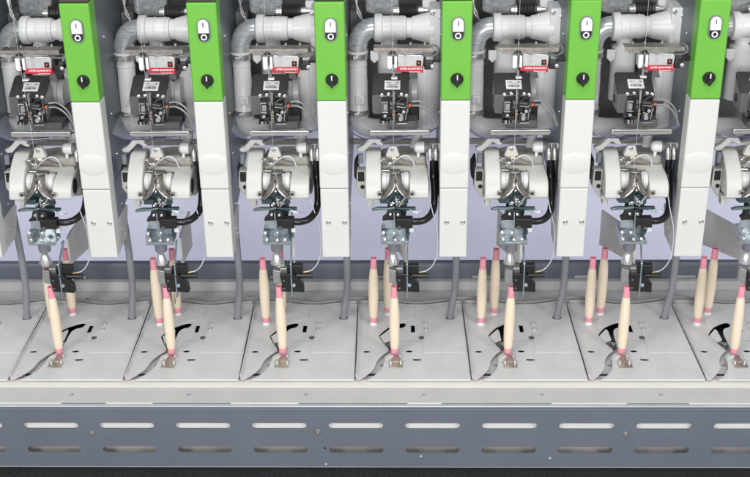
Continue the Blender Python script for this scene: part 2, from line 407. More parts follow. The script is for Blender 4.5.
# ================================================================== CABINET BACK PARTS
def build_pipe():
    t = thing('suction_pipe', 'pipe', (-.1, .25, .62))
    zc = .968; y = .25
    MB().lathe([(.031, -.004), (.0405, 0), (.0420, .003), (.0420, .019), (.0405, .022), (.0355, .024), (.0355, .088), (.034, .092), (.030, .094), (.030, .108),
                (.0335, .110), (.0475, .168), (.0475, .176)], (-.056, y, zc), (1, 0, 0), 36).build('coupling', PIPE, t, .0)
    fb = MB().prism(rrect(.106, .146, zc-.062, zc+.066, .006), 'xz', y-.045, y+.05).build('flange', DUCT, t, .005)
    for dx, dz in ((.113, .055), (.138, .042), (.139, -.05)):
        MB().screw((dx, y-.045, zc+dz), .005, (0, -1, 0), .006).build('bolt', STEEL, fb)
    MB().tube([(-.054, y, zc), (-.078, y, zc-.004), (-.098, y, zc-.022), (-.108, y, zc-.050), (-.108, y, zc-.072)], .0305, 24, 8).build('elbow', ALU, t)
    v = MB().lathe([(.0315, 0), (.0315, -.012), (.0275, -.016), (.0275, -.085), (.0285, -.09), (.0285, -.180), (.0300, -.183), (.0300, -.207), (.0285, -.209), (.0285, -.212)], (-.108, y, zc-.066), (0, 0, 1), 30).build('down_pipe', PIPE, t)
    MB().box(-.116, -.088, y-.036, y-.02, .742, .768).build('stud_pad', PIPE, v, .003)
    MB().cyl((-.1005, y-.039, .7555), (-.1005, y-.034, .7555), .0055).build('stud', STRUT, v)
    for z in (.886, .709):
        cl = MB().lathe([(.0322, -.0085), (.0330, -.008), (.0330, .008), (.0322, .0085)], (-.108, y, z), (0, 0, 1), 30).build('hose_clamp', STEEL, t)
        MB().box(-.122, -.104, y-.040, y-.031, z-.006, z+.006).build('clamp_screw', STEEL, cl, .002)
    MB().tube([(-.108, y, .692), (-.108, y, .684), (-.098, y-.002, .666), (-.07, y-.005, .656), (-.02, y-.005, .654), (.04, y-.005, .655)], .0295, 24, 8).build('lower_bend', PIPE, t)
    MB().lathe([(.024, .0), (.024, -.030), (.037, -.036), (.037, -.20)], (-.013, y+.02, zc-.028), (0, 0, 1), 30).build('branch', DUCT, t)
    P = [(*at(418, 128, .22), .22), (*at(416, 142, .2), .2), (*at(411, 154, .17), .17), (*at(400, 161, .15), .15), (*at(388, 160, .14), .14)]
    MB().tube([(a_, y_, z_) for a_, z_, y_ in P], .0150, 18, 8).build('branch_hose', DUCT, t)
    for xx in (-.012, .020): MB().lathe([(.0352, 0), (.0368, .0015), (.0368, .0045), (.0352, .006)], (xx, y, zc), (1, 0, 0), 36).build('pipe_collar', PIPE, t)
    for zz in (.855, .80): MB().lathe([(.0272, 0), (.0286, .0012), (.0286, .004), (.0272, .005)], (-.108, y, zz), (0, 0, 1), 30).build('pipe_ring', PIPE, t)
    MB().box(.020, .060, y-.052, y-.046, zc-.058, zc-.046).build('pipe_strap', STEEL, t, .001)
    MB().prism([(-.070, .905), (-.045, .905), (-.045, .880), (-.058, .868), (-.070, .880)], 'xz', y-.03, y-.02).build('gusset', DUCT, t, .002)
    rep(t, 'grey suction pipe with a shiny elbow and steel clamps, {} of seven', 'suction pipes behind the columns')
    h = thing('fan_housing', 'housing', (.09, .28, .66))
    MB().lathe([(.040, .655), (.047, .662), (.0475, .80), (.0475, .88), (.040, .892)], (.0965, .262, 0), (0, 0, 1), 44).build('body', DUCT, h)
    MB().box(.052, .142, .27, .36, .66, .89).build('rear_shell', DUCT, h, .006)
    MB().box(.0955, .0985, .2115, .222, .665, .878).build('seam_rib', DUCT, h, .001)
    MB().lathe([(.030, 0), (.032, .002), (.032, .028), (.040, .034), (.040, .05)], (.018, .19, .792), (1, 0, 0), 30).build('neck', PIPE, h)
    MB().box(.046, .0745, .150, .196, .712, .760).build('black_box', BLACK, h, .003)
    MB().prism([(.045, .852), (.070, .852), (.062, .876), (.045, .872)], 'xz', .12, .2).build('dark_tab', DARK, h, .002)
    rep(h, 'pale grey rounded fan housing behind the dark splicer, {} of seven', 'fan housings behind the splicers')
    m = thing('drive_motor', 'motor', (.05, .32, 1.02))
    MB().prism([(-.085, .995), (-.058, .984), (.016, .984), (.018, 1.07), (-.088, 1.07)], 'xz', .33, .40).build('casting', CAST, m, .006)
    mb = MB()
    mb.lathe([(.021, 0)]+[(.021 if i % 2 else .0195, .004+i*.0045) for i in range(12)]+[(.021, .058)], (.016, .30, 1.007), (1, 0, 0), 26); mb.build('motor_body', BLACK, m)
    MB().lathe([(.010, -.018), (.013, -.017), (.013, -.006), (.017, -.005), (.017, .0)], (.016, .30, 1.005), (1, 0, 0), 20).build('end_cap', CHROME, m)
    MB().lathe([(.012, .058), (.012, .072), (.008, .073), (.008, .085)], (.016, .30, 1.007), (1, 0, 0), 20).build('shaft', CHROME, m)
    MB().box(.085, .128, .31, .40, .995, 1.035).build('mount', DUCT, m, .004)
    b = MB()
    for i in range(3): b.tube([(-.118+.006*i, .33, 1.05), (-.112, .325, 1.02-.01*i), (-.100+.004*i, .32, .99-.01*i)], .0032, 8, 6)
    b.each('wiring', STEEL, m)
    MB().box(-.135, -.095, .36, .45, .86, .99).build('junction_box', DARK, m, .004)
    rep(m, 'ribbed black drive motor bolted to a mottled casting, {} of seven', 'drive motors above the pipes')
    st = thing('support_strut', 'strut', (.04, .3, .2))
    b = MB(); Q = [(.10, .262, .036), (.10, .352, .036), (.17, .345, .029), (.478, .275, -.003), (.478, .145, -.003)]
    A = [b.bm.verts.new((x, y_, z)) for y_, z, x in Q]; B = [b.bm.verts.new((x+.006, y_, z)) for y_, z, x in Q]
    b.face(A); b.face(B[::-1])
    for i in range(5): b.face([A[i], B[i], B[(i+1) % 5], A[(i+1) % 5]])
    b.build('strut_plate', STRUT, st)
    rep(st, 'beige sloping strut plate behind the winding head, {} of seven', 'sloping struts under the heads')
build_pipe()

# ================================================================== SPLICER
def build_splicer():
    t = thing('yarn_splicer', 'splicer', (-.01, .08, .73)); y = .055
    def lid(a, b, lift=0.):                     # a point of the sloping lid
        d = y+max(0, (225-b))/163*.085; p = q('K', [(a, b)], d)[0]; return Vector((p[0], d-lift*.25, p[1]+lift*.97))
    def slab(pts, l0, l1):
        m = MB(); A = [m.bm.verts.new(lid(*p, l1)) for p in pts]; B = [m.bm.verts.new(lid(*p, l0)) for p in pts]
        m.face(A); m.face(B[::-1]); n = len(pts)
        for i in range(n): m.face([A[i], A[(i+1) % n], B[(i+1) % n], B[i]])
        return m
    F_ = lid(0, 225); K_ = lid(0, 62); zb = q('K', [(0, 418)], y)[0][1]; zl = q('K', [(0, 362)], y)[0][1]
    xa = q('K', [(56, 225)], y)[0][0]; xb = q('K', [(322, 225)], y)[0][0]; xm = q('K', [(122, 225)], y)[0][0]
    MB().prism([(y+.003, zl+.012), (y+.010, zl), (K_.y-.004, zl), (K_.y, zl+.02), (K_.y-.002, K_.z-.006), (y+.003, F_.z-.005)], 'yz', xa, xb).build('case', BRUSH, t, .006, 3)
    MB().prism([(y+.006, zb), (K_.y-.02, zb+.01), (K_.y-.02, zl+.001), (y+.006, zl+.001)], 'yz', xm, xb-.004).build('lower_case', BRUSH, t, .004)
    MB().cyl((xa-.0015, y+.048, (F_.z+zl)/2), (xa+.001, y+.048, (F_.z+zl)/2), .013).build('side_port', BLACK, t)
    slab([(54, 224), (54, 84), (60, 70), (74, 62), (322, 62), (324, 224)], -.004, .0005).build('front_plate', CHAR, t, .0012)
    MB().prism(q('K', [(54, 226), (324, 226), (322, 262), (230, 268), (130, 262), (118, 360), (66, 360), (54, 345)], y), 'xz', y-.001, y+.0028).build('front_apron', CHAR2, t, .001)
    lab = slab([(143, 182), (143, 117), (258, 117), (258, 182)], .0004, .0012).build('sticker', STICK, t)
    rr = random.Random(3); a = 157.; pr = MB()
    def bar(a0, b0, a1, b1):
        A = [pr.bm.verts.new(lid(*p, .0017)) for p in ((a0, b1), (a0, b0), (a1, b0), (a1, b1))]; pr.face(A)
    while a < 240:
        w = rr.choice((1.6, 2.4, 4.)); bar(a, 155, a+w, 170); a += w+rr.choice((1.6, 2.4, 3.6))
    for a in (157, 166, 173, 185): bar(a, 130, a+5, 137)
    bar(160, 147, 230, 149.5)
    o_ = lid(235, 134, .0016); ux = (lid(255, 134)-lid(215, 134)).normalized(); uy = (lid(235, 124)-lid(235, 144)).normalized()
    ce = words('CE', .0058, .0003, t=.0001); ce.transform(Matrix.Translation(o_) @ Matrix((ux, uy, ux.cross(uy))).transposed().to_4x4())
    pr.add_mesh(ce).build('print', PRINTK, lab, recalc=False)
    # yarn channel up the front
    x, z = q('K', [(213, 0)], y)[0]
    MB().box(x-.0035, x+.0035, y-.014, y-.0005, q('K', [(0, 410)], y)[0][1], q('K', [(0, 190)], y)[0][1]).build('yarn_channel', GPLAST, t, .001)
    x_, z_ = q('K', [(213, 0)], .04)[0]; MB().box(x_-.003, x_+.003, .034, .044, q('K', [(0, 96)], .04)[0][1], q('K', [(0, 40)], .04)[0][1]).build('yarn_finger', GPLAST, t, .001)
    a = q('K', [(195, 93), (240, 105)], .032); MB().box(a[0][0], a[1][0], .030, .046, a[1][1], a[0][1]).build('guide_clip', WPLAST, t, .001)
    sc = MB()
    for a in ((125, 222), (174, 217), (268, 217), (305, 224)):
        p = q('K', [a], y)[0]; sc.screw((p[0], y, p[1]), .0042, (0, -1, 0), .006)
    sc.each('plate_screw', CHROME, t)
    # mechanism
    b = MB()
    def kb(m, x0, z0, x1, z1, d0, d1, rot=None):
        p = q('K', [(x0, z0), (x1, z1)], y-.01); m.box(min(p[0][0], p[1][0]), max(p[0][0], p[1][0]), y-d1, y-d0, min(p[0][1], p[1][1]), max(p[0][1], p[1][1]), rot)
    kb(b, 122, 240, 318, 425, -.004, .002); kb(b, 175, 275, 205, 350, .002, .016); kb(b, 222, 265, 300, 300, .002, .018, (0, 8, 0)); kb(b, 225, 305, 262, 345, .002, .013)
    kb(b, 110, 400, 180, 420, .002, .022); kb(b, 225, 395, 312, 412, .002, .020, (0, -5, 0)); kb(b, 150, 372, 200, 396, .002, .024); kb(b, 270, 310, 312, 355, .002, .012)
    kb(b, 178, 238, 200, 262, .002, .012); kb(b, 262, 238, 300, 258, .0, .012, (0, -12, 0)); kb(b, 120, 356, 148, 392, .0, .014); kb(b, 228, 352, 246, 395, .004, .022); kb(b, 286, 360, 300, 392, .0, .018)
    b.each('mechanism_block', BLACK, t, .0015)
    d = MB(); kb(d, 186, 300, 202, 318, .016, .019); kb(d, 232, 274, 292, 284, .018, .021, (0, 8, 0)); kb(d, 182, 400, 206, 424, .002, .018); kb(d, 250, 366, 280, 394, .0, .010); kb(d, 306, 240, 316, 300, .0, .012); kb(d, 120, 284, 126, 344, -.002, .014)
    d.each('mechanism_plate', CHAR2, t, .001)
    arm = MB()
    for pts in ([(168, 240), (180, 262), (205, 285), (207, 330)], [(300, 235), (262, 256), (225, 285), (222, 330)], [(228, 215), (232, 240), (222, 268)]):
        P = q('K', pts, y-.012); arm.tube([(p[0], y-.012, p[1]) for p in P], .0032, 8, 6)
    arm.each('curved_lever', BLACK, t)
    s = MB()
    kb(s, 125, 275, 172, 281, .002, .012); kb(s, 125, 281, 131, 345, .002, .012); kb(s, 125, 345, 172, 351, .002, .012); kb(s, 135, 295, 168, 340, .0, .005)
    kb(s, 240, 352, 282, 362, .012, .02, (0, 20, 0)); kb(s, 300, 325, 306, 400, .010, .02, (0, 6, 0)); kb(s, 130, 400, 146, 425, .02, .026); kb(s, 160, 398, 166, 424, .022, .028)
    kb(s, 232, 300, 300, 304, .016, .020, (0, 8, 0)); kb(s, 240, 418, 310, 424, .012, .022); kb(s, 205, 380, 222, 386, .014, .019, (0, 30, 0)); kb(s, 284, 300, 316, 305, .010, .014, (0, -25, 0)); kb(s, 150, 318, 154, 345, .014, .017); kb(s, 190, 262, 196, 290, .013, .018, (0, -20, 0)); kb(s, 312, 310, 317, 345, .0, .016)
    s.each('steel_lever', STEEL, t, .0008)
    p = q('K', [(264, 378)], y)[0]; bb = MB().lathe([(.009, 0), (.009, .016), (.006, .019), (.006, .024), (.0001, .024)], (p[0], y, p[1]), (0, -1, 0), 12)
    p2 = q('K', [(285, 332)], y)[0]; bb.lathe([(.005, 0), (.005, .018), (.0001, .019)], (p2[0], y, p2[1]), (0, -1, 0), 12)
    p2 = q('K', [(150, 362)], y)[0]; bb.lathe([(.005, 0), (.005, .020), (.0001, .021)], (p2[0], y, p2[1]), (0, -1, 0), 12); bb.each('pivot_bolt', CHROME, t)
    p = q('K', [(213, 347)], y)[0]; MB().cyl((p[0], y-.012, p[1]), (p[0], y-.022, p[1]), .0042).build('brass_jet', BRASS, t)
    p = q('K', [(333, 291)], y)[0]; MB().cyl((p[0]-.001, y-.004, p[1]), (p[0]-.001, y-.009, p[1]), .0040).build('push_ring', ORANGE, t)
    MB().cyl((p[0]-.006, y+.004, p[1]), (p[0]+.024, y+.004, p[1]-.001), .006).build('elbow_joint', BLACK, t)
    for dz in (0, 26):
        P = q('K', [(345, 272+dz), (400, 268+dz*1.2), (455, 300+dz*1.3), (495, 360+dz*1.2), (512+dz*.3, 450)], y+.0)
        MB().tube([(a[0]-.0, y+.004-.004*dz/26, a[1]) for a in P], .0028, 10, 7).build('air_hose', TUBEG, t)
    rep(t, 'charcoal yarn splicer with a white sticker, {} of seven', 'yarn splicers', jit=1.2)
def q3(a, b, c): return (a, b, c)
build_splicer()

# ================================================================== YARN CLEARER
def build_clearer():
    t = thing('yarn_clearer', 'sensor', (.04, .05, .92)); y = .03
    P = q('A', [(195, 338), (600, 335), (600, 357), (195, 360)], y)
    br = MB().prism(P, 'xz', y-.002, y+.0015).build('mount_bar', BROWNST, t, .0006)
    MB().prism([(P[0][0], P[0][1]+.0002), (P[1][0], P[1][1]+.0002), (P[1][0], P[1][1]+.003), (P[0][0], P[0][1]+.003)], 'xz', y-.002, y+.040).build('bar_flange', BROWNST, br, .0006)
    MB().prism([(y-.002, P[3][1]-.0002), (y+.004, P[3][1]-.004), (y+.03, P[3][1]-.006), (y+.03, P[3][1]-.008), (y+.003, P[3][1]-.006), (y-.004, P[3][1]-.002)], 'yz', P[0][0]+.012, P[1][0]-.03).build('curved_shield', STEEL, br, .0006)
    for a in ((250, 322), (330, 322), (448, 318), (545, 316)):
        p = q('A', [a], y)[0]; MB().cyl((p[0], y+.012, p[1]+.002), (p[0], y+.012, p[1]+.009), .0035 if a[0] > 400 else .0025, n=10).build('pin', CHROME, br)
    wb = MB()
    for x0, x1 in ((290, 322), (337, 356)):
        a = q('A', [(x0, 382), (x1, 462)], y); wb.box(a[0][0], a[1][0], y-.006, y+.03, a[1][1], a[0][1])
    wb.each('guide_jaw', WPLAST, t, .001)
    a = q('A', [(322, 400), (337, 440)], y); MB().box(a[0][0], a[1][0], y-.0015, y+.03, a[1][1], a[0][1]).build('yarn_slot', BLACK, t)
    p = q('A', [(325, 345)], y)[0]; MB().prism([(p[0]-.012, p[1]-.007), (p[0], p[1]+.003), (p[0]+.010, p[1]-.005), (p[0]+.008, p[1]-.009)], 'xz', y-.008, y+.02).build('ceramic_guide', BLACK, t, .001)
    p = q('A', [(305, 466)], y)[0]; MB().ball((p[0], y-.002, p[1]), .0055, (1.2, .8, .8)).build('guide_tip', CHROME, t)
    a = q('A', [(360, 376), (530, 455)], y)
    bx = MB().prism([(a[0][0], a[1][1]), (a[1][0], a[1][1]), (a[1][0]+.003, a[0][1]-.007), (a[1][0]-.003, a[0][1]), (a[0][0], a[0][1]+.002)], 'xz', y-.002, y+.055).build('housing', mat('silver housing', (.66, .66, .645), .32, .45, var=.15, vscale=40), t, .002)
    l = q('A', [(487, 410), (521, 447)], y); MB().box(l[0][0], l[1][0], y-.0032, y-.0022, l[1][1], l[0][1]).build('window', BLACK, bx)
    c = ((l[0][0]+l[1][0])/2, (l[0][1]+l[1][1])/2+.001); MB().cyl((c[0], y-.0033, c[1]), (c[0], y-.0045, c[1]), .0022, n=12).build('indicator', LED, bx)
    r = q('B', [(346, 43), (536, 43), (536, 86), (346, 78)], y)
    rd = MB().prism([(r[0][0], r[0][1]), (r[1][0]-.001, r[0][1]), (r[2][0]-.001, r[2][1]), (r[3][0], r[3][1])], 'xz', y-.004, y+.05).build('red_cap', RED, t, .0012)
    cx = (r[0][0]+r[1][0])/2+.001; cz = r[0][1]-(r[0][1]-r[2][1])*.34; ww = r[1][0]-r[0][0]
    MB().add_mesh(upright(words('USTER QUANTUM 3', ww*.088, .0002), cx+.003, y-.0043, cz)).build('lettering', PRINTW, rd)
    sm = MB(); xx = cx-.002; rr = random.Random(5)
    while xx < cx+.031:
        a_ = rr.choice((.0012, .0018, .0024)); sm.box(xx, xx+a_, y-.0046, y-.0041, cz-.0098, cz-.0078); xx += a_+.0010
    sm.build('fine_print', PRINTW, rd)
    k = MB(); a = q('B', [(540, 10), (600, 52)], y+.03); k.box(a[0][0], a[1][0], y+.01, y+.05, a[1][1], a[0][1])
    a = q('B', [(600, -15), (650, 10)], y+.03); k.box(a[0][0], a[1][0], y+.02, y+.06, a[1][1], a[0][1])
    a = q('A', [(530, 385), (552, 450)], y+.02); k.box(a[0][0], a[1][0], y+.012, y+.045, a[1][1], a[0][1])
    k.each('connector', BLACK, t, .002)
    p = q('B', [(595, 38)], y+.02)[0]; MB().screw((p[0], y+.01, p[1]), .005, (0, -1, 0), .005).build('connector_screw', STEEL, t)
    P = q('A', [(400, 368), (470, 372), (540, 388), (600, 396), (640, 378), (632, 350), (606, 342)], y)
    MB().tube([(a[0], y-.006+.01*i, a[1]) for i, a in enumerate(P)], .0028, 8, 7).build('lead', TUBEG, t)
    P = q('A', [(380, 362), (450, 366), (540, 374), (600, 380)], y); MB().tube([(a[0], y-.003+.012*i, a[1]) for i, a in enumerate(P)], .0025, 8, 7).build('lead', TUBEG, t)
    rep(t, 'silver yarn clearer with a red lettered cap, {} of seven', 'red capped yarn clearers', jit=1.0)
build_clearer()

# ================================================================== TRAY AND CAP
def build_tray():
    t = thing('guide_tray', 'tray', (.02, .06, .71)); y = .055
    a = q('C', [(166, 66), (580, 94)], y)
    z0, z1 = a[1][1]-.006, a[0][1]-.003
    bar = MB().prism(rrect(a[0][0], a[1][0], z0, z1, .006), 'xz', y, y+.012).build('front_bar', STEEL, t, .003, 3)
    MB().box(a[0][0]+.006, a[1][0]-.006, y-.0012, y-.0003, z0+.010, z1-.0045).build('dark_slot', mat('slot brown', (.22, .15, .13), .4), bar)
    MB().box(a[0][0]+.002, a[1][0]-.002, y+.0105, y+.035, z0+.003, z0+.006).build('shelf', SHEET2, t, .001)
    L = curve2(q('C', [(38, 78), (85, 108), (150, 126), (300, 124), (450, 108), (560, 88), (640, 45)], y+.02), 6)
    zb = min(p[1] for p in L)
    MB().tube([(p[0], y+.02, p[1]) for p in L], .0016, 8, 1).build('guard_rim', EDGE, t)
    b = MB(); n = len(L)
    A = [b.bm.verts.new((p[0], y+.02, p[1])) for p in L]; B = [b.bm.verts.new((p[0], y+.13, p[1]+.018)) for p in L]
    for i in range(n-1): b.face([A[i], A[i+1], B[i+1], B[i]])
    o = b.build('guard', ACRYL, t, recalc=False); md = o.modifiers.new('solid', 'SOLIDIFY'); md.thickness = .003
    MB().box(-.02, .07, .10, .16, zb+.02, zb+.045).build('inner_block', DARK, t, .003)
    rep(t, 'steel guide tray with a violet edged clear guard, {} of seven', 'guide trays under the splicers')
    c = thing('suction_nozzle', 'nozzle', (.08, .12, .64)); y = .11
    p = q('C', [(468, 186), (540, 186), (566, 186), (640, 186)], y); z = p[0][1]
    MB().lathe([(.0001, 0), (.006, .0006), (.0115, .003), (.0155, .008), (.0170, .014), (.0170, p[1][0]-p[0][0])], (p[0][0], y, z), (1, 0, 0), 28).build('bulb', WPLAST, c)
    MB().lathe([(.0150, 0), (.0165, .001), (.0165, .006), (.0140, .0065), (.0140, .010), (.0160, .0105), (.0160, .014)], (p[1][0]+.0005, y, z), (1, 0, 0), 24).build('collar', GPLAST, c)
    MB().cyl((p[2][0], y, z), (p[3][0]+.004, y, z), .0115).build('arm', DUCT, c)
    MB().cyl((p[0][0]+.014, y-.006, z-.014), (p[0][0]+.014, y-.006, z-.028), .005).build('nipple', DUCT, c)
    for x in (580, 620):
        a = q('C', [(x, 185), (x, 265)], y-.02); MB().tube([(a[0][0], y-.008, a[0][1]), (a[0][0], y-.024, (a[0][1]*2+a[1][1])/3), (a[1][0], y-.03, a[1][1])], .0075, 12, 5).build('hose_barb', STEEL, c)
    rep(c, 'white domed suction nozzle beside a column, {} of seven', 'white suction caps')
build_tray()

# ================================================================== WINDING HEAD
def build_head():
    t = thing('winding_head', 'winding head', (0, .1, .5)); y = .04
    YP = [(150, .100), (153, .090), (160, .065), (170, .036), (180, .015), (190, .003), (196, -.002), (200, -.002)]
    def yp(py):
        for (a0, b0), (a1, b1) in zip(YP, YP[1:]):
            if a0 <= py <= a1: return b0+(b1-b0)*(py-a0)/(a1-a0)
        return YP[0][1] if py < 150 else YP[-1][1]
    def zp(py, dy=0.): return at(393, py, yp(py)+dy)[1]
    a = q('H', [(90, 220), (184, 220)], .02); x0, x1 = a[0][0], a[1][0]
    pro = [(yp(p), zp(p)) for p in (199.5, 194, 188, 182, 176, 170, 164, 158, 153)]
    lc = MB().prism(pro+[(.105, pro[-1][1]+.002), (.150, pro[-1][1]-.004), (.158, pro[-1][1]-.02), (.158, pro[0][1])], 'yz', x0, x1).build('left_cover', CREAM, t, .005, 4)
    a = q('H', [(92, 350), (190, 362)], y); MB().box(a[0][0], a[1][0], y+.004, y+.11, a[1][1], a[0][1]+.004).build('base_flange', CREAM, t, .0015)
    a = q('H', [(105, 365), (138, 388)], y+.02); MB().box(a[0][0], a[1][0], y+.02, y+.05, a[1][1]-.004, a[0][1]+.008).build('foot', STRUT, t, .003)
    # right cover
    a = q('I', [(114, 260), (230, 260)], .01); X0, X1 = a[0][0], a[1][0]
    RP = [(199, .000), (193, .001), (188, .006), (183, .016), (178, .034), (174, .054), (170, .078), (167, .098)]
    pro = [(d_, at(420, p_, d_)[1]) for p_, d_ in RP]
    rc = MB().prism(pro+[(.13, pro[-1][1]-.002), (.145, pro[-1][1]-.02), (.145, pro[0][1])], 'yz', X0, X1).build('right_cover', CREAM, t, .007, 5)
    MB().lathe([(.0235, 0), (.0235, .003), (.0185, .0035), (.0175, .002), (.0001, .002)], (X1-.001, .046, (pro[0][1]+pro[3][1])/2+.004), (1, 0, 0), 30).build('vent_disc', BLACK, t)
    # rear body
    Pb = q('I', [(-60, 165), (-56, 110), (60, 92), (215, 92), (222, 175), (228, 330), (-60, 330)], y+.07)
    MB().prism(Pb, 'xz', y+.066, y+.16).build('rear_body', BEIGE, t, .012, 4)
    MB().prism(q('I', [(-50, 150), (215, 150), (215, 178), (-50, 196)], y+.05), 'xz', y+.045, y+.068).build('shelf', BEIGE, t, .003)
    for hx, hz, rr_ in ((176, 132, .0045), (176, 198, .0045)):
        p = q('H', [(hx, hz)], y)[0]; MB().lathe([(rr_, 0), (rr_, .004), (rr_*.6, .005), (.0001, .004)], (x1-.0005, y+.012, p[1]), (1, -.2, 0), 12).build('cover_bolt', STEEL, t)
    for pts, w_ in (([(185, 132), (205, 130), (212, 150)], .0026), ([(186, 196), (235, 198)], .0030), ([(215, 150), (240, 160), (262, 128)], .0022)):
        P = q('H', pts, y); MB().tube([(a_[0], y+.020, a_[1]) for a_ in P], w_, 8, 6).build('lever_rod', BROWNST, t)
    p = q('H', [(238, 158)], y)[0]; MB().lathe([(.006, 0), (.006, .005), (.003, .006), (.0001, .006)], (p[0], y+.022, p[1]), (0, -1, 0), 14).build('lever_pivot', STEEL, t)
    a_ = q('H', [(196, 205), (300, 222)], y); MB().box(a_[0][0], a_[1][0], y+.022, y+.045, a_[1][1], a_[0][1]).build('drum_hood', CHAR2, t, .003)
    # drum and guide horns
    xd0, xd1 = x1+.0005, X0-.0005; xc = (xd0+xd1)/2+.001; zd = zp(183, .012)
    MB().lathe([(.022, 0), (.0265, .002), (.0265, .014), (.024, .016), (.024, xd1-xd0-.016), (.0265, xd1-xd0-.014), (.0265, xd1-xd0-.002), (.022, xd1-xd0)], (xd0, yp(183)+.038, zd-.004), (1, 0, 0), 32).build('drum', mat('drum plastic', (.66, .66, .66), .3, var=.05), t)
    for sg in (-1, 1):
        b = MB(); G = []
        n1, n2 = 14, 7
        for i in range(n1+1):
            u = i/n1; row = []
            py_ = 173.5+u*26; z = zp(py_)
            ho = .016+.007*u+.023*u**3
            hi = .0018+.076*max(0, u-.45)**1.5
            for j in range(n2+1):
                v = j/n2; x = hi+(ho-hi)*v
                yy = yp(py_)-.002-.008*math.sin(math.pi*min(1, u*.9+.1))*(1-v*.75)+.010*v*v
                row.append(b.bm.verts.new((xc+sg*x, yy, z)))
            G.append(row)
        for i in range(n1):
            for j in range(n2): b.face([G[i][j], G[i][j+1], G[i+1][j+1], G[i+1][j]])
        o = b.build('guide_horn', HORN, t); md = o.modifiers.new('solid', 'SOLIDIFY'); md.thickness = .0016; md.offset = 0
        ty = yp(194)-.009; tx = at(379.5 if sg < 0 else 411.7, 194, ty)
        tb = MB().box(tx[0]-.007, tx[0]+.007, ty, ty+.007, tx[1]-.0055, tx[1]+.0065).build('horn_tab', BROWNST, o, .001)
        MB().screw((tx[0], ty, tx[1]), .0030, (0, -1, 0), .003).build('tab_screw', BLACK, o)
    MB().lathe([(.004, -.001), (.004, .012), (.0001, .014)], (xc, yp(181)-.004, zp(181)), (0, -1, .6), 16).build('drum_boss', BLACK, t)
    MB().lathe([(.0032, 0), (.0032, .006), (.0001, .0075)], (xc-.0005, yp(190)-.008, zp(190)), (0, -1, .3), 14).build('drum_pin', CHROME, t)
    # bracket, nut and blades above the drum
    y = .068
    Pc = q('C', [(276, 258), (302, 192), (350, 190), (374, 256), (345, 266), (300, 264)], y)
    bk = MB().prism(Pc, 'xz', y+.01, y+.030).build('top_bracket', CREAM, t, .003, 3)
    p = q('C', [(322, 206)], y)[0]; MB().lathe([(.006, 0), (.006, .003), (.004, .0045), (.003, .0025), (.0001, .0025)], (p[0], y+.01, p[1]), (0, -1, 0), 14).build('bracket_screw', STEEL, bk)
    p = q('C', [(334, 268)], y)[0]; MB().cyl((p[0]-.006, y+.006, p[1]), (p[0]+.006, y+.006, p[1]), .006, n=8).build('nut', mat('pale brass', (.75, .68, .5), .3, .4), t)
    def blade(nm, c, pts, y0, y1, m): return MB().prism(q(c, pts, y), 'xz', y0, y1).build(nm, m, t, .001)
    blade('cam_blade', 'C', curve2([(245, 262), (300, 262), (360, 266), (400, 288), (472, 306), (465, 314), (400, 308), (362, 296), (340, 280), (300, 272), (245, 270)], 4), y+.008, y+.014, BROWNST)
    blade('upper_blade', 'C', curve2([(238, 166), (300, 148), (350, 138), (388, 138), (384, 154), (340, 160), (300, 172), (262, 180)], 4), y+.02, y+.05, CHAR2)
    s = MB()
    for pts, r in (([(246, 268), (262, 300), (250, 330)], .0022), ([(250, 355), (305, 357)], .0030), ([(330, 285), (300, 330), (285, 352)], .0020)):
        P = q('C', pts, y); s.tube([(a_[0], y+.012, a_[1]) for a_ in P], r, 8, 6)
    s.each('linkage', STEEL, t)
    P = q('C', [(290, 318), (312, 312), (330, 292), (372, 262), (400, 250), (432, 252), (460, 280), (474, 325)], y); MB().tube([(a_[0], y+.006, a_[1]) for a_ in P], .0021, 10, 7).build('air_tube', TUBEW, t)
    # hooked arm and left bracket
    y = .070
    Ph = q('C', [(78, 214), (92, 238), (128, 236), (160, 205), (196, 172), (232, 192), (258, 192), (262, 174), (240, 152), (208, 132), (168, 144), (118, 196)], y)
    hk = MB().prism(Ph, 'xz', y+.02, y+.045).build('hook_arm', BEIGE2, t, .004, 3)
    p = q('C', [(102, 206)], y+.02)[0]; MB().lathe([(.007, 0), (.007, .003), (.004, .005), (.0001, .0045)], (p[0], y+.03, p[1]+.004), (0, -.6, .8), 14).build('pivot_screw', STEEL, hk)
    y = .04
    p = q('C', [(105, 240), (105, 300)], y+.02); MB().cyl((p[0][0], y+.03, p[0][1]), (p[1][0], y+.03, p[1][1]), .0075).build('post', GPLAST, t)
    Pl = q('H', [(40, 180), (92, 180), (92, 345), (78, 335), (36, 276)], y+.03)
    lb = MB().prism(Pl, 'xz', y+.024, y+.06).build('side_bracket', BEIGE2, t, .002)
    p = q('H', [(74, 280)], y+.022)[0]; MB().cyl((p[0], y+.0225, p[1]), (p[0], y+.03, p[1]), .0065).build('bracket_hole', BLACK, lb)
    a = q('H', [(46, 190), (84, 246)], y+.022); MB().box(a[0][0], a[1][0], y+.022, y+.03, a[1][1], a[0][1]).build('bracket_window', BLACK, lb)
    a = q('H', [(22, 130), (42, 275)], y+.05); MB().prism([(a[0][0], a[0][1]-.02), (a[0][0]+.01, a[0][1]), (a[1][0]+.006, a[0][1]), (a[1][0]+.006, a[1][1]), (a[0][0]+.008, a[1][1]+.01), (a[0][0], a[1][1]+.025)], 'xz', y+.062, y+.12).build('side_block', BLACK, t, .003)
    rep(t, 'cream winding head with a steel horned drum, {} of seven', 'cream winding heads', jit=.6)
build_head()

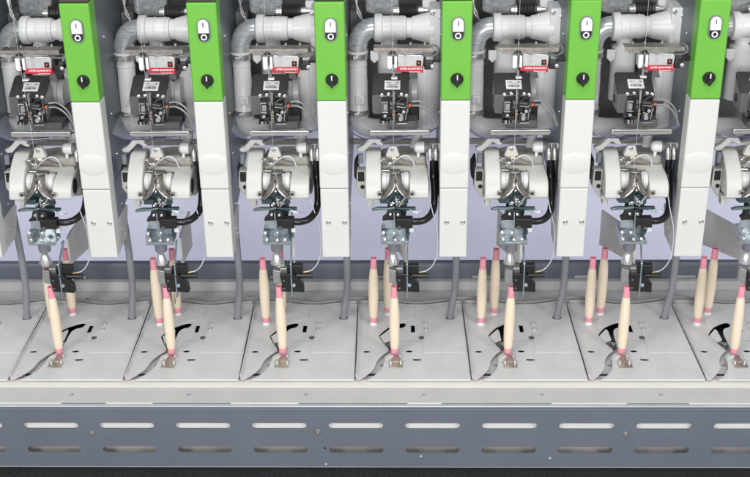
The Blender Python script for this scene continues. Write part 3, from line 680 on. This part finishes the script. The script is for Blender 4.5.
# ================================================================== HOSE AND TENSIONER
def build_tension():
    h = thing('black_hose', 'hose', (.11, .05, .45)); y = .01
    pts = [('D', 462, 283, .0), ('D', 505, 283, .002), ('D', 552, 268, .012), ('D', 588, 232, .035), ('D', 606, 180, .06), ('D', 610, 100, .08), ('D', 606, 20, .095), ('C', 600, 370, .105), ('C', 602, 268, .11)]
    P = [(c_, q(c_, [(px_, pz_)], y_)[0], y_) for c_, px_, pz_, y_ in pts]
    MB().tube([(a[0], y_, a[1]) for c_, a, y_ in P], .0103, 16, 8).build('main_hose', RUBBER, h)
    P = q('D', [(628, 100), (628, 20)], y+.13)+q('C', [(622, 400), (615, 270)], y+.13)
    MB().tube([(a[0], y+.13, a[1]) for i, a in enumerate(P)], .0092, 14, 6).build('second_hose', RUBBER, h)
    rep(h, 'glossy black hose curving beside the winding head, {} of seven', 'black hoses beside the heads')
    t = thing('yarn_tensioner', 'tensioner', (.0, .02, .32)); y = 0.0
    def pr(nm, c, pts, y0, y1, m, bev=.0008, par=None): return MB().prism(q(c, pts, y), 'xz', y0, y1).build(nm, m, par or t, bev)
    pr('back_plate', 'D', [(228, 160), (250, 128), (300, 108), (425, 118), (432, 185), (240, 182)], y+.03, y+.034, ZINCD)
    pr('mid_plate', 'D', [(290, 188), (425, 186), (418, 250), (395, 335), (280, 330)], y+.028, y+.031, ZINCD)
    def wing(pts, nm, zx):
        w = q('D', pts, y); return w
    pr('left_wing', 'J', curve2([(14, 72), (60, 58), (130, 58), (178, 50), (180, 64), (120, 72), (60, 76), (18, 80)], 3), y-.004, y+.010, mat('pale teal zinc', (.30, .37, .37), .3, .8, var=.2), .0008)
    pr('right_wing', 'J', [(185, 52), (240, 55), (335, 54), (338, 68), (290, 76), (190, 62)], y-.004, y+.010, ZINCD)
    rg = MB().tube([Vector((0, 0, 0))+Vector((a[0], y-.006, a[1])) for a in q('J', [(290, 66), (340, 78), (380, 72), (384, 80), (352, 88), (318, 84), (300, 74)], y)], .0015, 8, 5).build('eye_ring', ZINCM, t)
    j = MB(); rr = random.Random(11)
    for px, pz, r, l in ((168, 30, .006, .022), (182, 12, .004, .028), (200, 38, .004, .018), (225, 20, .0045, .02), (152, 44, .0035, .015), (250, 25, .0035, .02), (215, 5, .004, .02), (190, -10, .005, .02)):
        p = q('J', [(px, pz)], y)[0]; r *= .8; j.lathe([(r, 0), (r, l*.6), (r*.6, l*.65), (r*.6, l), (.0001, l)], (p[0], y+.01, p[1]), (rr.uniform(-.5, .5), -1, rr.uniform(-.3, .5)), 10)
    P = q('J', [(215, 45), (240, 5), (262, -25)], y); j.tube([(a[0], y-.004, a[1]) for a in P], .003, 8, 5)
    j.each('linkage', CHROME, t)
    jb = MB()
    for x0, z0, x1, z1 in ((75, 5, 150, 40), (205, -20, 232, 10), (232, -5, 275, 45)):
        a = q('J', [(x0, z0), (x1, z1)], y); jb.box(a[0][0], a[1][0], y+.012, y+.029, a[1][1], a[0][1])
    jb.each('link_block', ZINCD, t, .001)
    bl = pr('black_jaw', 'J', [(92, 138), (118, 118), (132, 70), (225, 70), (240, 110), (205, 140), (96, 146)], y-.008, y+.02, BLACK, .0015)
    for a in ((152, 95), (208, 97)):
        p = q('J', [a], y)[0]; MB().lathe([(.0042, 0), (.0042, .010), (.0001, .011)], (p[0], y-.006, p[1]), (0, -1, .1), 10).build('jaw_stud', CHROME, bl)
    a = q('J', [(192, 106), (315, 188)], y)
    bk = MB().box(a[0][0], a[1][0], y-.026, y+.004, a[1][1]+.003, a[0][1]-.004).build('hose_block', BLACK, t, .002)
    a = q('J', [(204, 165), (232, 190)], y); MB().box(a[0][0], a[1][0], y-.0285, y-.0262, a[1][1], a[0][1]).build('block_clip', CHAR2, bk, .001)
    pl = q('J', [(98, 150), (188, 150), (192, 212), (94, 206)], y); MB().prism(pl, 'xz', y+.000, y+.003).build('zinc_plate', ZINC, t, .001)
    # channel bracket: back wall, floor, two cheeks, lip
    c0 = q('J', [(84, 218), (288, 300)], y); x0, x1, z0, z1 = c0[0][0], c0[1][0], c0[1][1], c0[0][1]
    ch = MB()
    ch.box(x0, x1, y+.026, y+.029, z0+.006, z1+.006); ch.box(x0, x1, y-.024, y+.0258, z0+.004, z0+.007)
    ch.prism([(x0, z0), (x1, z0), (x1, z0+.0125), (x1-.012, z0+.0125), (x1-.02, z0+.0065), (x0+.018, z0+.0065), (x0+.010, z0+.034), (x0, z0+.034)], 'xz', y-.0245, y-.0275)
    ch.prism([(-.0243, z0+.0072), (-.0243, z0+.034), (.0255, z1+.005), (.0255, z0+.0072)], 'yz', x0, x0+.003)
    co = ch.build('channel_bracket', ZINCM, t, .001)
    for a, r in (((102, 235), .0048), ((246, 282), .0042), ((112, 284), .0042), ((180, 262), .006), ((190, 285), .004)):
        p = q('J', [a], y-.02)[0]; MB().lathe([(r*1.3, 0), (r*1.3, .002), (r, .002), (r, .008), (.0001, .009)], (p[0], y-.0275 if a[0] != 180 else y-.005, p[1]), (0, -1, .15), 10).build('bracket_bolt', CHROME, co)
    pr('tilted_guide', 'J', [(178, 60), (186, 60), (190, 200), (206, 250), (198, 254), (182, 205)], y-.034, y-.031, ZSTRIP)
    a = q('J', [(290, 192), (322, 226)], y); MB().box(a[0][0], a[1][0], y-.01, y+.008, a[1][1], a[0][1]).build('white_block', WPLAST, t, .0015)
    pr('side_ear', 'J', [(262, 215), (300, 235), (292, 268), (262, 285)], y+.012, y+.016, ZINCD)
    n0 = at(394.2, 241, y); n1 = at(394.2, 250, y); n2 = at(394.2, 261.5, y)
    MB().lathe([(.0182, n0[1]-n1[1]+.004), (.0182, .003), (.0165, 0), (.0001, 0)], (n0[0], y, n1[1]-.001), (0, 0, 1), 26).build('nozzle_collar', GPLAST, t)
    n3 = at(393.2, 251, y)
    MB().lathe([(.0065, .004), (.0070, -.009), (.0095, -.012), (.0188, n2[1]-n1[1]-.002), (.0188, n2[1]-n1[1]-.004), (.0168, n2[1]-n1[1]-.004), (.006, -.014)], (n3[0], y, n1[1]-.001), (0, 0, 1), 26).build('nozzle', CHROME, t)
    fin = MB()
    for i in range(4):
        an = i*math.pi/2+.35; fin.tube([(n3[0]+math.cos(an)*.0075, y+math.sin(an)*.0075, n1[1]-.011), (n3[0]+math.cos(an)*.0192, y+math.sin(an)*.0192, n2[1]-.003)], .0016, 6, 1)
    fin.each('nozzle_rib', STEEL, t)
    rep(t, 'zinc plated yarn tensioner with a steel cone nozzle, {} of seven', 'yarn tensioners under the heads', jit=3.)
build_tension()

# ================================================================== YARN SENSOR
def build_sensor():
    t = thing('yarn_sensor', 'sensor', (.03, .0, .25)); y = -.005
    MB().prism(q('E', [(300, 233), (348, 243), (348, 332), (300, 322)], y), 'xz', y-.004, y+.02).build('steel_face', STEEL, t, .001)
    MB().prism(q('E', [(398, 213), (503, 211), (503, 262), (470, 272), (398, 264)], y), 'xz', y+.004, y+.026).build('body', BLACK, t, .0025)
    MB().prism(q('E', [(352, 258), (432, 256), (470, 290), (504, 332), (509, 383), (455, 379), (358, 376)], y), 'xz', y-.010, y+.016).build('nose', BLACK, t, .0025)
    MB().prism(q('E', [(420, 266), (446, 262), (506, 318), (500, 330)], y), 'xz', y-.0135, y-.009).build('nose_rib', BLACK, t, .0012)
    for a_ in ((372, 300), (372, 355)):
        p = q('E', [a_], y)[0]; MB().screw((p[0], y-.010, p[1]), .0032, (0, -1, 0), .003).build('cap_screw', CHAR2, t)
    MB().box(*sum(([q('E', [(356, 222)], y)[0][0], q('E', [(398, 222)], y)[0][0]], [y-.002, y+.012], [q('E', [(356, 262)], y)[0][1], q('E', [(356, 240)], y)[0][1]]), [])).build('jaw', CHAR2, t, .0015)
    a = q('E', [(350, 222), (395, 236)], y); MB().box(a[0][0], a[1][0], y-.004, y+.012, a[1][1], a[0][1]).build('top_clip', STEEL, t, .001)
    p = q('E', [(455, 285), (570, 278), (570, 310)], y); MB().cyl((p[0][0], y+.008, p[0][1]), (p[1][0], y+.010, p[1][1]-.004), .0080).build('plug', BLACK, t)
    p = q('E', [(440, 330), (452, 355)], y); MB().screw((p[0][0], y-.012, p[0][1]), .0048, (0, -1, 0), .005).build('nose_screw', ZSTRIP, t)
    P = [q('E', [(427, 40)], .045)[0], q('E', [(425, 180)], .0)[0], q('E', [(425, 424)], y-.012)[0]]
    x_ = P[2][0]
    sto = MB().prism([(.034, P[0][1]), (.056, P[0][1]), (.056, P[0][1]-.012), (.006, P[1][1]), (.002, P[2][1]), (-.018, P[2][1]), (-.016, P[1][1]), (.034, P[0][1]-.012)], 'yz', x_-.0020, x_+.0020).build('hanger_strip', ZSTRIP, t, .0006)
    p = q('E', [(424, 187)], y)[0]; MB().ball((p[0], -.016, p[1]), .0036).build('strip_rivet', CHROME, sto)
    for dx in (0, 1):
        P = q('E', [(408+dx*14, 380), (402+dx*8, 440), (404, 456)], y); MB().tube([(a[0], y-.004-dx*.006, a[1]) for a in P], .0013, 8, 5).build('wire_fork', BROWNST, t)
    P = q('E', [(525, 262), (560, 255), (598, 222), (624, 165), (632, 100), (632, 20)], y)+q('D', [(622, 330), (596, 240), (570, 130)], y)
    MB().tube([(a[0], y+.012+i*.003, a[1]) for i, a in enumerate(P)], .0016, 8, 7).build('white_lead', TUBEW, t)
    MB().cyl((P[0][0]-.008, y+.010, P[0][1]-.001), (P[0][0]+.002, y+.012, P[0][1]+.0003), .0036).build('lead_sleeve', BRASS, t)
    rep(t, 'black yarn sensor on a zinc strip with white lead, {} of seven', 'black yarn sensors', jit=5.)
build_sensor()

# ================================================================== BOBBIN PLATES
def build_plate():
    t = thing('bobbin_plate', 'plate', (.055, .06, -.02)); z = 0.
    xl0, xr0, xl1, xr1 = -.1170, .2285, -.1230, .2225
    yb, yf = .3200, -.1499
    # S shaped opening with its crescent
    slot_l = curve2(qo('L', [(70, 452), (100, 425), (88, 395), (96, 360), (118, 328), (150, 305), (120, 268), (95, 225)], z, 4), 4)
    slot_r = curve2(qo('L', [(108, 205), (128, 186), (165, 166), (176, 170), (176, 290), (150, 330), (140, 365), (138, 400), (118, 432), (104, 453)], z, 4), 4)
    cut0 = qo('F', [(68, 474)], z)[0]; cut1 = qo('F', [(108, 474)], z)[0]
    # left sheet | opening | right sheet, as one plate with a notch entering from the front edge
    notch = curve2(qo('F', [(64, 476.5), (96, 462), (150, 420), (172, 372), (205, 338), (232, 318), (205, 284), (184, 254), (181, 239), (210, 211), (240, 192), (300, 172), (323, 180), (312, 197), (280, 207), (264, 232), (262, 300), (254, 326), (216, 348), (208, 385), (190, 425), (150, 458), (118, 476.5)], z), 4)
    notch = [(min(max(p[0], -.112), .2), max(p[1], yf+.0001)) for p in notch]
    holes = []
    for c, rx, ry in (((115, 325), .0115, .0085), ((340, 323), .0115, .0085), ((382, 368), .0140, .0095), ((157, 287), .003, .002), ((407, 379), .003, .002)):
        p = qo('F', [c], z)[0]; holes.append(circle(p, rx, ry, 18))
    a = qo('F', [(349, 184), (371, 224)], z); holes.append([(a[0][0], a[1][1]), (a[1][0], a[1][1]), (a[1][0], a[0][1]), (a[0][0], a[0][1])])
    tp = (.1808, .2250); holes.append(circle(tp, .0145, .0145, 20))
    me = flat([(xr0, yf), (xr1, yb), (xl1+.004, yb), (xl1, yb-.004), (xl0, yf+.008), (xl0+.006, yf)]+notch, holes, .0035)
    pl = MB().add_mesh(me).build('top_sheet', SHEET, t, .0007, 1)
    # turned-down front flange, raised left edge and the rear wavy hem
    MB().box(notch[-1][0]+.002, xr0-.001, yf+.0002, yf+.0025, -.0075, -.0037).build('front_flange', SHEET, t)
    MB().prism([(xl0-.0015, .0002), (xl0+.0012, .0002), (xl0+.0030, .0075), (xl0+.0010, .0085), (xl0-.0015, .0040)], 'xz', yf+.012, yb-.006).build('raised_edge', SHEET, t, .0008)
    H = []
    for i in range(25):
        u = i/24; xh = xl1+.006+(xr1-xl1-.008)*u; H.append((xh, yb-.002, .0085+.0085*math.cos(2*math.pi*(xh+.10)/S)))
    b = MB(); T = [b.bm.verts.new(p) for p in H]; B = [b.bm.verts.new((p[0], p[1]+.006, -.012)) for p in H]
    for i in range(24): b.face([T[i], T[i+1], B[i+1], B[i]])
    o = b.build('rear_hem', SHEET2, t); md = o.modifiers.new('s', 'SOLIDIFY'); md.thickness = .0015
    # cover sheet on the right half, step line
    c = qo('F', [(411, 135), (416, 328), (641, 328), (627, 132)], .002)
    me = flat([c[1], (xr0-.0045, c[1][1]), (xr1-.0045, c[0][1]), c[0]], [circle(tp, .0152, .0152, 20)], .0014)
    me.transform(Matrix.Translation((0, 0, .0018))); MB().add_mesh(me).build('cover_sheet', SHEET, t, .0004, 1)
    a = qo('F', [(300, 270), (412, 274)], 0); MB().box(a[0][0], a[1][0], a[0][1]-.0006, a[0][1]+.0006, .0002, .0008).build('seam', SHEET2, t)
    for p in ((428, 176), (430, 206)):
        p = qo('F', [p], .003)[0]; MB().screw((p[0], p[1], .002), .0062, (0, 0, 1), .005).build('sheet_screw', CHROME, t)
    p = qo('F', [(406, 251)], .003)[0]; MB().lathe([(.009, 0), (.009, .002), (.006, .003), (.0001, .002)], (p[0], p[1], .0005), (0, 0, 1), 16).build('cap_nut', CHAR2, t)
    p = qo('F', [(384, 368)], .0)[0]; MB().lathe([(.009, 0), (.009, .003), (.0001, .002)], (p[0], p[1], -.006), (0, 0, 1), 16).build('recessed_screw', CHAR2, t)
    # under-tray seen through the opening, black pit below the crescent
    g = qo('F', [(80, 480), (262, 262)], -.014)
    MB().prism([(-.105, -.125), (-.005, -.125), (.03, .04), (.03, .088), (-.075, .115), (-.105, -.01)], 'xy', -.024, -.0165).build('under_tray', SHEET, t, .002)
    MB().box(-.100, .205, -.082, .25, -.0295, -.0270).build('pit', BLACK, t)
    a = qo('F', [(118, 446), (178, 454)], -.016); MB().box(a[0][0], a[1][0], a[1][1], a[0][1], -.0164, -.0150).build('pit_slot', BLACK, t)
    # swivel arm under the rear bobbins
    A = qo('F', [(183, 244), (236, 204), (244, 215), (246, 262), (205, 276)], -.004)
    MB().prism(A, 'xy', -.009, -.0055).build('swivel_arm', SHEET, t, .001)
    p = qo('F', [(228, 290)], -.004)[0]
    MB().lathe([(.020, 0), (.020, .004), (.015, .005), (.015, .007), (.006, .0075), (.006, .010), (.0001, .010)], (p[0], p[1], -.013), (0, 0, 1), 24).build('hub', CHAR2, t)
    for dx, dy in ((-.013, .008), (-.010, -.012), (.012, .004)):
        MB().screw((p[0]+dx, p[1]+dy, -.007), .0035, (0, 0, 1), .004).build('hub_screw', CHROME, t)
    a = qo('F', [(196, 402)], -.016)[0]; MB().screw((a[0], a[1], -.0165), .005, (0, 0, 1), .004).build('tray_screw', ZSTRIP, t)
    CR['M'] = (470, 278, 145/629)
    lobe = curve2(qo('M', [(222, 127), (200, 127), (150, 140), (108, 163), (86, 180), (80, 194), (86, 206), (106, 214), (140, 197), (175, 184), (205, 178), (222, 170)], .003, 4), 5)
    MB().prism(lobe, 'xy', .0004, .0020).build('lobe_sheet', SHEET, t, .0006)
    wedge = qo('M', [(60, 200), (82, 206), (104, 216), (84, 238)], .001, 4)
    MB().prism(wedge, 'xy', .0002, .0010).build('bobbin_arm', BEDCREAM, t)
    # steel clip that carries the front bobbin
    cpt = qo('F', [(235, 378), (305, 378), (305, 411), (235, 411)], .002)
    cl = MB().prism(cpt, 'xy', .0006, .0030).build('bobbin_clip', BROWNST, t, .0006)
    cc = qo('F', [(252, 348), (288, 348), (288, 380), (252, 380)], .004); MB().prism(cc, 'xy', .0031, .0055).build('clip_tongue', BROWNST, cl, .0006)
    for p in ((243, 385), (296, 383), (293, 352)):
        p = qo('F', [p], .003)[0]; MB().lathe([(.0065, 0), (.0065, .002), (.0046, .002), (.0046, .009), (.003, .010), (.0001, .008)], (p[0], p[1], .003), (0, 0, 1), 12).build('clip_screw', CHROME, cl)
    p = qo('F', [(240, 352)], .004)[0]; MB().lathe([(.012, 0), (.012, .004), (.009, .006), (.0001, .006)], (p[0], p[1], .0005), (0, 0, 1), 18).build('clip_washer', CREAM, cl)
    rep(t, 'grey bobbin plate with S shaped slot under the {} front bobbin', 'bobbin plates on the machine bed')
    # partial plate beyond the left frame edge
build_plate()
# the eighth plate: the right half of the one at the left frame edge
src = next(o for o in bpy.data.objects if o.get('group') == 'bobbin plates on the machine bed' and o['label'].find('middle') >= 0)
o = copy_tree(src); o.location.x = src.location.x-4*S; tag(o, 'light grey bobbin plate cut off by the left frame edge', 'plate', 'bobbin plates on the machine bed')

# ================================================================== BOBBINS, CONDUITS, YARN
def build_bobbins():
    H = .235
    def proto():
        t = thing('yarn_bobbin', 'bobbin', (0, 0, 0), 0)
        prof = [(.0127, .022), (.0138, .030), (.0150, .055), (.0158, .085), (.0160, .110), (.0155, .140), (.0143, .165), (.0125, .186), (.0108, .1965), (.0100, .199)]
        MB().lathe(prof, (0, 0, 0), (0, 0, 1), 32).build('yarn_package', PAPER, t)
        MB().lathe([(.0112, .004), (.0120, .0055), (.0122, .021), (.0120, .0225)], (0, 0, 0), (0, 0, 1), 28).build('foot_band', PINK, t)
        tp = MB().lathe([(.0106, .1935), (.0104, .200), (.0096, .2335), (.0094, H), (.0080, H), (.0076, H-.012), (.0001, H-.012)], (0, 0, 0), (0, 0, 1), 28).build('paper_tip', PINK, t)
        MB().lathe([(.0078, H-.010), (.0001, H-.010)], (0, 0, 0), (0, 0, 1), 20, False).build('tip_hole', TUBEIN, tp)
        return t
    p0 = proto(); cup = MB().lathe([(.0135, -.014), (.0130, -.006), (.0112, .000), (.0108, .0045), (.0001, .0045)], (0, 0, 0), (0, 0, 1), 24).build('white_cup', WPLAST, p0)
    spots = [('front', .0010, -.004, .003), ('rear left', -.0694, .186, .006), ('rear right', -.0230, .252, .006)]
    first = True
    for k in range(7):
        for nm, x, y, z in spots:
            o = p0 if first else copy_tree(p0)
            if nm == 'front':
                for ch in list(o.children):
                    if ch.name.startswith('white_cup') and not first: bpy.data.objects.remove(ch)
            o.location = (UX+(k-3)*S+x+random.uniform(-.002, .002), y+random.uniform(-.002, .002), z)
            o.rotation_euler = (R(random.uniform(-.7, .7)), R(random.uniform(-.7, .7)), random.uniform(0, 6.28))
            if nm == 'front': lab = 'pink tipped bobbin on a front steel clip, {} of that row'
            else: lab = 'pink tipped bobbin, '+nm.split()[1]+' of the rear pair, {} pair'
            tag(o, lab.format(WHERE[k]), 'bobbin', 'pink tipped bobbins standing on the plates'); first = False
    for ch in list(p0.children):
        if ch.name.startswith('white_cup'): bpy.data.objects.remove(ch)
    for k, nm, x, y, z in ():
        pass
build_bobbins()
def build_conduit():
    t = thing('grey_conduit', 'conduit', (.1808, .225, -.02))
    MB().tube([(.1808, .2250, -.026), (.1822, .224, .02), (.1900, .221, .075), (.1955, .219, .13), (.1962, .217, .25), (.190, .215, .45)], .0112, 18, 8).build('conduit_tube', CONDUIT, t)
    names = ['at the left edge', 'first from left', 'second from left', 'third from left', 'fourth from left', 'fifth from left', 'sixth from left']
    rep(t, 'grey rubber conduit dropping from a column into the bed, {}', 'grey conduits under the columns', ks=[-1, 0, 1, 2, 3, 4, 5], jit=0)
build_conduit()
def build_yarn():
    a = at(391.5, 2, .02); b = at(392.6, 52, .022); c = at(393.2, 125, .03); d = at(394, 182, .03)
    t = thing('yarn', 'yarn', (d[0], .03, d[1]))
    MB().tube([(a[0], .02, a[1]+.10), (b[0], .022, b[1]), (c[0], .03, c[1]), (d[0], .030, d[1]-.01)], .00042, 6, 3).build('yarn_end', YARN, t)
    rep(t, 'thin white yarn running down to the winding head, {} of seven', 'yarn ends')
build_yarn()

# drop the helper properties
for o in bpy.data.objects:
    for k_ in ('_b', '_x0'):
        if k_ in o: del o[k_]

# ================================================================== LIGHT, CAMERA
def area(name, loc, target, size, power, col=(1, 1, 1), sy=None):
    l = bpy.data.lights.new(name, 'AREA'); l.energy = power; l.size = size; l.color = col
    if sy: l.shape = 'RECTANGLE'; l.size_y = sy
    o = bpy.data.objects.new(name, l); COL.objects.link(o); o.location = loc
    o.rotation_euler = (Vector(target)-Vector(loc)).to_track_quat('-Z', 'Y').to_euler()
area('softbox', (-2.4, -3.0, 2.0), (0, .1, .3), .6, 38, (1, .985, .965))
area('softbox', (2.5, -2.9, 2.0), (0, .1, .3), .6, 38, (1, .99, .975))
area('front_softbox', (0, -4.6, 1.6), (0, .3, .3), 1.6, 80, (1, 1, 1), 1.0)
area('overhead_softbox', (0, -2.0, 3.5), (0, .0, .1), 2.6, 50, (1, 1, 1), 1.0)
area('hidden_backdrop_light', (0, .60, -.03), (0, 1.25, -.30), 3.6, 5.2, (1, 1, 1), .2)  # added strip lamp, hidden behind the bed, brightens the lavender backdrop
w = bpy.data.worlds.new('World'); scene.world = w; w.use_nodes = True
w.node_tree.nodes['Background'].inputs['Color'].default_value = (.93, .96, 1, 1)
w.node_tree.nodes['Background'].inputs['Strength'].default_value = .50
cam = bpy.data.cameras.new('Camera'); co = bpy.data.objects.new('Camera', cam); COL.objects.link(co)
cam.sensor_width = 36; cam.lens = F_PX/750*36; cam.clip_start = .05; cam.clip_end = 100
M = Matrix((cr, cu, -cd)).transposed().to_4x4(); M.translation = CAM; co.matrix_world = M
scene.camera = co
scene.view_settings.view_transform = 'Standard'; scene.view_settings.look = 'None'; scene.view_settings.gamma = 1; scene.view_settings.exposure = 0
